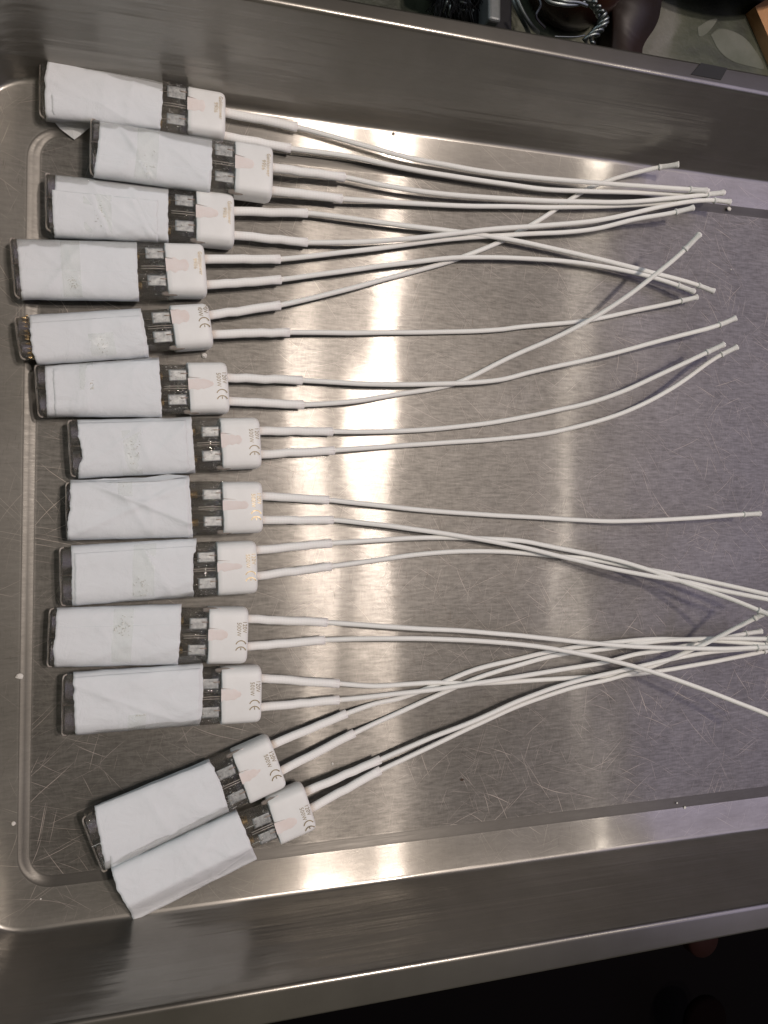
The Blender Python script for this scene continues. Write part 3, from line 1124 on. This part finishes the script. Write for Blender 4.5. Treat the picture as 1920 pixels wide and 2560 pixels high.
H.append(dict(label="sixth heater from the top, a narrow inner paper layer showing at its left",
     gl=[(91, 914), (95, 1045)], cr=[(563, 908), (572, 1035)], cl=[(466, 906), (473, 1037)],
     Lp=[(112, 914), (114, 960), (116, 1000), (118, 1042)], Rp=[(397, 894), (402, 970), (405, 1043)],
     cabs=[([(567, 944), (755, 951), (920, 960), (1046, 961), (1240, 951), (1328, 930), (1516, 888), (1657, 850), (1784, 817), (1838, 796)], 4.5, 1300, 20),
           ([(572, 1003), (759, 1012), (878, 1004), (1004, 984), (1131, 961), (1281, 890), (1375, 850), (1469, 803), (1563, 744), (1634, 690), (1699, 636), (1751, 584)], 1.9, 1200, 36)],
     nib=-1, seam=.02, layer=(9, 0), tape=(.30, .42, .0, .5)))
H.append(dict(label="seventh heater from the top, its wrap torn slantwise along the left edge",
     gl=[(172, 1052), (177, 1193)], cr=[(645, 1045), (649, 1172)], cl=[(546, 1045), (554, 1176)],
     Lp=[(193, 1050), (196, 1085), (207, 1145), (197, 1165), (196, 1196)], Rp=[(478, 1043), (484, 1120), (489, 1182)],
     cabs=[([(648, 1077), (831, 1079), (962, 1079), (1089, 1072), (1240, 1055), (1389, 1026), (1480, 1005), (1565, 975), (1657, 933), (1740, 894), (1812, 860)], 2.5, 1300, 24),
           ([(652, 1136), (835, 1126), (962, 1117), (1089, 1108), (1240, 1098), (1389, 1079), (1562, 1030), (1678, 972), (1789, 895), (1843, 867)], 2.2, 1400, 18)],
     nib=-1, seam=.05, layer=(0, 7), tape=(.38, .55, .2, 1)))
H.append(dict(label="eighth heater from the top, crumpled wrap bunched up along its upper edge",
     gl=[(166, 1206), (168, 1349)], cr=[(649, 1204), (655, 1332)], cl=[(550, 1206), (558, 1339)],
     Lp=[(176, 1200), (176, 1260), (170, 1300), (168, 1351)], Rp=[(472, 1190), (478, 1270), (482, 1343)],
     cabs=[([(655, 1240), (821, 1250), (1022, 1272), (1140, 1282), (1328, 1293), (1530, 1303), (1704, 1297), (1831, 1288), (1902, 1284)], 3.2, 1300, 16),
           ([(657, 1300), (832, 1300), (980, 1316), (1149, 1340), (1300, 1367), (1420, 1396), (1522, 1420), (1625, 1440), (1728, 1457), (1800, 1475), (1920, 1499), (1980, 1512)], 6.0, 1300, 42)],
     nib=-1, seam=.03, layer=(0, 3), tape=(.40, .52, .05, .3), crease=1.5, glossy=True,
     flap=[[(225, 1203, 9), (260, 1197, 8), (330, 1199, 5), (372, 1196, 6), (420, 1186, 6), (470, 1190, 9), (400, 1202, 12), (280, 1206, 12)]]))
H.append(dict(label="ninth heater from the top, a thin paper strip overhanging its upper foil",
     gl=[(151, 1368), (153, 1514)], cr=[(636, 1351), (641, 1482)], cl=[(537, 1351), (544, 1486)],
     Lp=[(178, 1364), (180, 1420), (179, 1470), (181, 1514)], Rp=[(491, 1345), (490, 1378), (483, 1384), (483, 1490)],
     cabs=[([(642, 1375), (828, 1358), (938, 1351), (1064, 1344), (1191, 1346), (1300, 1352), (1375, 1366), (1544, 1401), (1591, 1415), (1655, 1436), (1716, 1458), (1814, 1493), (1900, 1527), (1945, 1546)], 4.0, 1350, 45),
           ([(644, 1440), (828, 1416), (938, 1401), (1064, 1384), (1191, 1378), (1300, 1382), (1375, 1389), (1469, 1397), (1563, 1414), (1704, 1439), (1920, 1486), (1985, 1500)], 2.6, 1350, 38)],
     nib=0, seam=.13, layer=(3, 0), tape=(.50, .68, .05, .95), glossy=True))
H.append(dict(label="tenth heater from the top, smooth wrap with lengthwise crease and shiny tape",
     gl=[(125, 1519), (120, 1666)], cr=[(617, 1516), (614, 1656)], cl=[(518, 1519), (518, 1654)],
     Lp=[(142, 1519), (139, 1580), (133, 1620), (137, 1668)], Rp=[(454, 1510), (451, 1580), (445, 1661)],
     cabs=[([(619, 1547), (817, 1556), (1022, 1570), (1140, 1576), (1300, 1589), (1375, 1597), (1563, 1615), (1704, 1620), (1808, 1622), (1939, 1617)], 7.2, 1350, 25),
           ([(619, 1616), (811, 1600), (980, 1596), (1149, 1600), (1300, 1611), (1422, 1629), (1563, 1660), (1704, 1704), (1873, 1768), (1920, 1787), (1965, 1807)], 9.5, 1350, 36)],
     nib=1, seam=.33, layer=(0, 0), tape=(.46, .62, .05, .98)))
H.append(dict(label="eleventh heater from the top, last level one, wrap with frayed rounded right edge",
     gl=[(158, 1683), (156, 1838)], cr=[(650, 1661), (648, 1801)], cl=[(551, 1668), (549, 1801)],
     Lp=[(183, 1680), (185, 1740), (186, 1790), (190, 1838)], Rp=[(506, 1658), (508, 1730), (505, 1785), (498, 1810)],
     cabs=[([(653, 1695), (847, 1709), (938, 1715), (1022, 1710), (1085, 1707), (1180, 1709), (1234, 1707), (1375, 1698), (1516, 1690), (1610, 1683), (1751, 1660), (1916, 1627), (1950, 1618)], 2.4, 1500, 12),
           ([(651, 1768), (847, 1750), (980, 1736), (1106, 1721), (1300, 1691), (1420, 1671), (1516, 1655), (1587, 1636), (1657, 1625), (1751, 1607), (1845, 1588), (1904, 1578)], 5.4, 1600, 12)],
     nib=1, seam=.08, layer=(0, 3), tape=(.42, .56, .75, 1)))
H.append(dict(label="upper one of the two slanting heaters at the bottom, with smooth unfolded paper",
     gl=[(205, 2033), (258, 2183)], cr=[(669, 1833), (713, 1961)], cl=[(578, 1881), (623, 2004)],
     Lp=[(251, 2010), (258, 2060), (270, 2120), (280, 2174)], Rp=[(523, 1898), (553, 1960), (572, 2028)],
     cabs=[([(687, 1859), (866, 1784), (938, 1759), (1001, 1745), (1098, 1709), (1191, 1673), (1300, 1646), (1352, 1634), (1441, 1617), (1540, 1605), (1634, 1598), (1751, 1600), (1911, 1612), (1960, 1620)], 1.6, 1450, 25),
           ([(705, 1926), (885, 1833), (938, 1808), (1022, 1770), (1106, 1732), (1191, 1696), (1305, 1660), (1403, 1636), (1516, 1622), (1640, 1604), (1751, 1597), (1911, 1597), (1965, 1598)], 1.6, 1450, 28)],
     z0=.9, nib=1, seam=.03, layer=(-7, 0), tape=None, crease=.6))
H.append(dict(label="lowest heater, slanting, its wide loose paper hanging down to a pointed corner",
     gl=[(290, 2165), (328, 2255)], cr=[(758, 1951), (783, 2067)], cl=[(671, 2005), (697, 2112)],
     Lp=[(277, 2168), (293, 2225), (320, 2270), (336, 2302)], Rp=[(591, 2025), (615, 2080), (642, 2148)],
     cabs=[([(773, 1975), (950, 1899), (1064, 1850), (1191, 1800), (1300, 1751), (1422, 1708), (1540, 1680), (1650, 1654), (1751, 1634), (1845, 1624), (1920, 1619), (1949, 1615)], 6.8, 1500, 18),
           ([(781, 2019), (950, 1926), (1022, 1892), (1106, 1852), (1191, 1812), (1300, 1763), (1422, 1722), (1530, 1696), (1635, 1664), (1728, 1625), (1785, 1598), (1845, 1567), (1905, 1537), (1932, 1524)], 4.2, 1550, 35)],
     z0=2.5, shift=-3.2, nib=1, seam=.02, layer="none", tape=None, side=(6, .6), crease=.9))
for i, hd in enumerate(H): heater(i + 1, **hd)

# ------------------------------------------------------------------ crumbs and flecks on the steel
CRUMB = principled("white_crumb", (.72, .71, .66), .8, bump=.2, scale=800)
FLECK = principled("dark_brown_fleck", (.05, .03, .02), .8)


def crumb(name, u, v, z, size, mat, label, cat, flat=.6, long=1.0):
    c = at(u, v, z)
    rnd = random.Random(int(u * 3 + v))
    bm = bmesh.new()
    bmesh.ops.create_icosphere(bm, subdivisions=2, radius=size)
    vs = []
    for q in bm.verts:
        k = 1 + .35 * noise.noise(q.co * (1.6 / size) + Vector((u, v, 0)))
        vs.append(c + Vector((q.co.x * k * long, q.co.y * k, q.co.z * k * flat + size * flat * .8)))
    bm.verts.index_update()
    fs = [tuple(q.index for q in g.verts) for g in bm.faces]
    bm.free()
    o = mesh(name, vs, fs, mat, origin=c, smooth=False)
    tag(o, label, cat, "crumbs and flecks scattered on the steel")
    return o


crumb("crumb", 1821, 523, ZL, 1.0, CRUMB, "white crumb on the dark groove just below the uppermost cable ends", "crumb", .6, 1.3)
crumb("crumb", 510, 889, 0, 1.15, CRUMB, "pale grey crumb on the panel just right of the fifth heater's cap", "crumb")
crumb("crumb", 50, 1690, ZL, 1.1, CRUMB, "white crumb on the left ledge level with the tenth and eleventh heaters", "crumb", .6, 1.3)
crumb("crumb", 34, 2058, ZL, .8, CRUMB, "white crumb on the left ledge beside the bottom corner of the panel", "crumb", .6)
crumb("crumb", 1711, 2018, ZL, .7, CRUMB, "larger of two white crumbs on the lower ledge at the right", "crumb")
crumb("crumb", 1692, 2007, ZL, .5, CRUMB, "smaller of two white crumbs in the lower groove at the right", "crumb")
crumb("crumb", 1827, 674, 0, .35, CRUMB, "tiny white crumb alone on the bare lavender steel at the upper right", "crumb")
crumb("crumb", 1742, 453, ZL, .35, CRUMB, "tiny white crumb on the upper ledge above the uppermost cable ends", "crumb")
crumb("crumb", 831, 1909, 0, .5, CRUMB, "tiny pale crumb between the sleeves of the two slanting heaters", "crumb")
crumb("crumb", 102, 2247, ZL, .35, CRUMB, "tiny pale crumb on the ledge near the bottom left corner of the tray", "crumb")
crumb("steel_bead", 983, 337, ZL + .3, .95, PIN, "shiny round bead at the foot of the back wall above the cables", "bead", .8)
crumb("fleck", 950, 351, ZL, .42, FLECK, "black fleck on the bright upper ledge beside the shiny bead", "fleck", .3, .6)
crumb("fleck", 1155, 1949, 0, .6, FLECK, "long brown fleck on the panel below all the cables", "fleck", .2, 1.8)
crumb("fleck", 1761, 1676, 0, .28, FLECK, "dark speck on the panel just below the crossing cable ends", "fleck", .3)
crumb("fleck", 1240, 2073, -1.8, .5, FLECK, "black chip in the lower groove below the long brown fleck", "fleck", .4)
crumb("fleck", 1143, 671, 0, .28, FLECK, "dark speck on the panel under the fourth heater's lower cable", "fleck", .3)
crumb("fleck", 75, 946, -1.2, .55, FLECK, "dark fleck lying in the left groove beside the sixth heater", "fleck", .3, .5)
crumb("fleck", 1248, 1305, 0, .25, FLECK, "dark speck touching the eighth heater's upper cable", "fleck", .3)

# ------------------------------------------------------------------ bench behind, dark room below
BENCH = NT("mottled_green_stone")
bv = BENCH.coords()
nz = BENCH.noise(bv, 18.0, 3.0, .5, 1.0)
col = BENCH.ramp(nz, [(.30, (.015, .016, .012)), (.46, (.045, .052, .032)), (.58, (.07, .075, .05)), (.68, (.14, .14, .12))])
BENCH.surf(BENCH.n("BsdfPrincipled", {"Base Color": col, "Roughness": .5,
           "Normal": BENCH.bump(BENCH.noise(bv, 300.0), .0003)}).outputs[0])
DARK = principled("dark_floor", (.0035, .0028, .003), .9, bump=.4, scale=20, spec=.05)


def box(name, lo, hi, mat, parent=None, label=None, cat=None, kind=None, bevel=0.0, rz=0.0, group=None):
    c = (Vector(lo) + Vector(hi)) / 2
    bm = bmesh.new()
    bmesh.ops.create_cube(bm, size=1)
    s = Vector(hi) - Vector(lo)
    for q in bm.verts: q.co = Vector((q.co.x * s.x, q.co.y * s.y, q.co.z * s.z))
    if bevel: bmesh.ops.bevel(bm, geom=list(bm.edges), offset=bevel, segments=3, profile=.5, affect='EDGES')
    m = Matrix.Rotation(rz, 3, 'Z')
    vs = [c + m @ q.co for q in bm.verts]
    bm.verts.index_update()
    fs = [tuple(q.index for q in g.verts) for g in bm.faces]
    bm.free()
    o = mesh(name, vs, fs, mat, parent, smooth=False, origin=c)
    if label: tag(o, label, cat, group)
    if kind: o["kind"] = kind
    return o


box("countertop", (-700, -120, -34), (1300, 900, -4), BENCH.m, kind="structure", bevel=2)
box("floor", (-3000, -3000, -820), (3000, 2500, -800), DARK, kind="structure")

ZB = -4.0
DKMET = principled("black_enamel", (.010, .010, .011), .35, bump=.2, scale=60)
COPPER = principled("dark_brown_glaze", (.050, .018, .009), .25, bump=.3, noise_col=(.014, .007, .006), scale=60)
WIRE = principled("galvanised_wire", (.24, .27, .27), .42, metal=1.0, bump=.05)
BRIS = principled("dark_steel_bristle", (.06, .06, .065), .35, metal=.8)
CARD = principled("orange_brown_cardboard", (.46, .25, .115), .85, bump=.1, noise_col=(.40, .215, .10), scale=700)
REFLECT_DARK = principled("dark_reflection", (.010, .011, .014), .7, bump=.03)  # colour of the dark reflection laid on the flange
PEBBLE = principled("pale_stone", (.15, .155, .13), .8, bump=.3, noise_col=(.09, .10, .075), scale=120)
RED_SHADED = principled("shaded_red_plastic", (.002, .0005, .0005), .9, spec=.05)  # darker copy of the red, with the deep shade put into its colour
RED = principled("dull_red_plastic", (.013, .003, .002), .75, spec=.15, bump=.2, scale=80)


def blob(pts, n=28):
    P = [Vector((x, y, 0)) for x, y in pts]
    P = P + [P[0]]
    return [(p.x, p.y) for p in catmull(P, 5)[:-1]]


def lathe(prof, c, n=40):
    rings = [[Vector((c.x + r * math.cos(2 * math.pi * k / n), c.y + r * math.sin(2 * math.pi * k / n), c.z + z))
              for k in range(n)] for r, z in prof]
    return loft(rings, cap0=True, cap1=True)


# brown glazed pot
c = at(1400, -35, ZB)
pot = empty("brown_pot", c)
tag(pot, "dark brown glazed pot standing on the bench behind the tray, wires looped round it", "pot")
V, Fc = lathe([(19, 0), (25, 4), (27, 14), (26, 24), (23, 30), (22, 32), (20.5, 31.5), (21, 28), (23, 16)], c)
mesh("pot_body", V, Fc, COPPER, pot)
# black round pan; a dark block stands against it
c = at(1745, -455, ZB)
pan = empty("black_pan", c)
tag(pan, "black round pan on the bench at the upper right, only its rounded rim in view", "pan")
V, Fc = lathe([(70, 0), (96, 3), (104, 12), (106, 22), (104.5, 23.5), (102, 21), (94, 8), (1, 6)], c, 96)
mesh("pan_body", V, Fc, DKMET, pan)
V, Fc = lathe([(106, 0), (107.6, .8), (107.6, 2.2), (106, 3)], c + Vector((0, 0, 20.5)), 96)
mesh("rolled_rim", V, Fc, DKMET, pan)
bp = [at(u, v, 10) for u, v in blob([(1528, -60), (1650, -60), (1652, 30), (1640, 66), (1607, 122), (1608, 215), (1538, 215), (1534, 60)])]
bt = [Vector((p.x, p.y, 10)) for p in bp]
bc = sum(bt, Vector()) / len(bt)
V, Fc = loft([[Vector((p.x, p.y, -4)) for p in bt], [Vector((p.x, p.y, 8.5)) for p in bt], [bc + (p - bc) * .97 for p in bt]], cap1=True)
V[-len(bt):] = [Vector((p.x, p.y, 10)) for p in V[-len(bt):]]
blk = mesh("dark_block", V, Fc, principled("dark_stained_wood", (.005, .0028, .002), .5, bump=.2, noise_col=(.020, .009, .006), scale=40), origin=bc)
tag(blk, "dark brown block with a slanted corner between the wire knot and the black pan", "block")

# bent bright wires
def wire(name, pts, r, label, cat, group=None, mat=None):
    P = catmull([at(*p) for p in pts], 12)
    V, Fc, U = tube(P, r, 8)
    o = mesh(name, V, Fc, mat or WIRE, origin=P[0])
    tag(o, label, cat, group)
    return o


wire("bent_wire", [(1278, -30, 26), (1283, 0, 26), (1296, 30, 25), (1312, 62, 22), (1322, 84, 16)], 1.0,
     "bright bent wire curving down behind the rim, left one of the close pair", "wire", "wires on the bench")
wire("bent_wire", [(1288, -30, 28), (1294, 0, 28), (1308, 32, 27), (1330, 66, 24), (1345, 82, 18)], 1.0,
     "bright bent wire curving down behind the rim, right one of the close pair", "wire", "wires on the bench")
wire("bent_wire", [(1352, -20, 32), (1372, 3, 33), (1400, 11, 34), (1435, 12, 34), (1462, 6, 34)], .9,
     "upper horizontal wire running over the brown pot to the twisted knot", "wire", "wires on the bench")
wire("bent_wire", [(1384, -6, 34), (1410, 3, 35), (1445, 6, 35), (1468, 14, 34)], .8,
     "lower wire crossing over the brown pot beside the twisted knot", "wire", "wires on the bench")
wire("bent_wire", [(1385, 91, 20), (1410, 92, 20), (1440, 92, 20), (1462, 88, 20)], .4,
     "thin short wire lying level below the brown pot", "wire", "wires on the bench")
for q_, lb in (([(1330, -20, 12), (1352, 10, 14), (1340, 40, 12), (1362, 70, 8)], "dark thin wire curling down in front of the brown pot"),
               ([(1178, -20, 10), (1200, 8, 12), (1222, 30, 10), (1250, 44, 6)], "dark thin wire trailing from the brush towards the metal bracket")):
    wire("bent_wire", q_, .7, lb, "wire", "wires on the bench", BRIS)
# twisted knot of wire
knot = empty("twisted_wire_knot", at(1480, 50, 20))
tag(knot, "thick knot of twisted grey wire beside the brown pot", "wire")
for s in range(3):
    pts = []
    for k in range(60):
        f = k / 59
        u = 1464 + 46 * math.sin(f * 2.4) - 30 * max(0, f - .55) * 2
        v = -14 + 120 * f
        a = f * 22 + s * 2.1
        p = at(u, v, 30 - 12 * f)
        p += Vector((2.3 * math.cos(a), 1.1 * math.sin(a * .7), 2.0 * math.sin(a)))
        pts.append(p)
    V, Fc, U = tube(pts, .85, 7)
    mesh("wire_strand", V, Fc, WIRE, knot)
# dark clamp
cl = empty("metal_clamp", at(1245, 5, 15))
tag(cl, "dark metal bracket with a pale face between the brush and the bent wires", "bracket")
p = at(1238, 2, 22)
box("clamp_arm", (p.x - 3.2, p.y - 9, 10), (p.x + 3.2, p.y + 12, 22), principled("pale_grey_metal", (.16, .17, .17), .5, .5, bump=.1), cl, bevel=1.5)  # arm in a paler grey than the base
p = at(1215, 0, 10)
box("clamp_base", (p.x - 6, p.y - 14, -4), (p.x + 14, p.y + 14, 10), DKMET, cl, bevel=1.5)
# wire brush
br = empty("wire_brush", at(1140, 0, 5))
tag(br, "black wire brush with splayed steel bristles behind the rim", "brush")
p = at(1140, -30, 12)
box("brush_block", (p.x - 16, p.y - 4, 4), (p.x + 20, p.y + 10, 16), DKMET, br, bevel=2)
rb = random.Random(5)
V, Fc = [], []
for k in range(150):
    a = at(rb.uniform(1090, 1200), rb.uniform(-30, 0), rb.uniform(4, 18))
    b = a + Vector((rb.uniform(-6, 6), rb.uniform(-14, -4), rb.uniform(-6, 4)))
    v2, f2, _ = tube([a, (a + b) / 2 + Vector((rb.uniform(-1, 1), 0, 1)), b], .22, 4)
    base = len(V)
    V += v2
    Fc += [tuple(base + i for i in q) for q in f2]
bs = mesh("bristles", V, Fc, BRIS, br)
bs["kind"] = "stuff"
for pp in ([(1118, 2, 20), (1108, 30, 14)], [(1126, 12, 20), (1121, 38, 16)], [(1152, 24, 14), (1168, 26, 14)],
           [(1178, 36, 14), (1184, 24, 16)], [(1150, 4, 20), (1166, 8, 20)]):
    P = [at(*q) for q in pp]
    V, Fc, U = tube(P, .38, 6)
    mesh("bristle", V, Fc, WIRE, br)
# cardboard corner
card = empty("cardboard_box", at(1960, 30, 10))
tag(card, "orange-brown cardboard box corner at the upper right edge", "box")
q = [at(1888, 16, 3), at(1935, -14, 3), at(2100, 60, 3), at(1990, 250, 3)]
V = q + [Vector((p.x, p.y, -4)) for p in q]
mesh("box_top", V, [(3, 2, 1, 0), (0, 1, 5, 4), (1, 2, 6, 5), (2, 3, 7, 6), (3, 0, 4, 7)], CARD, card, smooth=False)
# pale stone slab chips on the bench
def stone(pts, z, th, label):
    c = at(sum(p[0] for p in pts) / len(pts), sum(p[1] for p in pts) / len(pts), z)
    top = [at(u, v, z + th) for u, v in pts]
    mid = [c + (p - c) * 1.06 - Vector((0, 0, th * .5)) for p in top]
    mid = [Vector((p.x, p.y, z + th * .5)) for p in mid]
    inn = [c + (p - c) * .8 for p in top]
    inn = [Vector((p.x, p.y, z + th * 1.08)) for p in inn]
    bot = [Vector((p.x, p.y, z)) for p in mid]
    V, Fc = loft([bot, mid, top, inn], cap1=True)
    o = mesh("stone_chip", V, Fc, PEBBLE, origin=c)
    tag(o, label, "stone", "pale stones on the bench")


stone(blob([(1780, 88), (1800, 74), (1850, 88), (1882, 120), (1908, 170), (1880, 165), (1830, 150), (1800, 125)]), ZB + .05, .18,
      "large pale almond-shaped stone on the bench near the cardboard box")
stone(blob([(1745, 68), (1775, 50), (1792, 48), (1782, 66), (1765, 84), (1750, 90)]), ZB + .05, .18,
      "small pale stone just below the black pan's rim")
# dark reflection on the upper flange, put in as a thin black patch
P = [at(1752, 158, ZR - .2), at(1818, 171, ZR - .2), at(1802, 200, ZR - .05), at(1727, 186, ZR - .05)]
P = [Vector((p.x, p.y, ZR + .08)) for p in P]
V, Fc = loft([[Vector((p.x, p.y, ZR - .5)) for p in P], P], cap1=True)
tp = mesh("reflection_patch", V, Fc, REFLECT_DARK, origin=P[0], smooth=False)
tag(tp, "dark reflection on the upper flange of the tray, put in as a black patch", "tape")  # no real tape: the patch stands in for a dark reflection

# round red things far below in the dark
def knob(u, v, z, r, label, mat=None):
    c = at(u, v, z)
    V, Fc = lathe([(r * .9, -18), (r, -14), (r, -3), (r * .93, 0), (r * .2, 1)], c, 36)
    o = mesh("red_lid", V, Fc, mat or RED, origin=c)
    tag(o, label, "lid", "red lids below the bench edge")


knob(1762, 2352, -330, 19, "dull red round lid just showing under the tray's lower flange")
knob(1770, 2560, -700, 40, "dim red round lid deep in the shadow at the bottom edge", RED_SHADED)
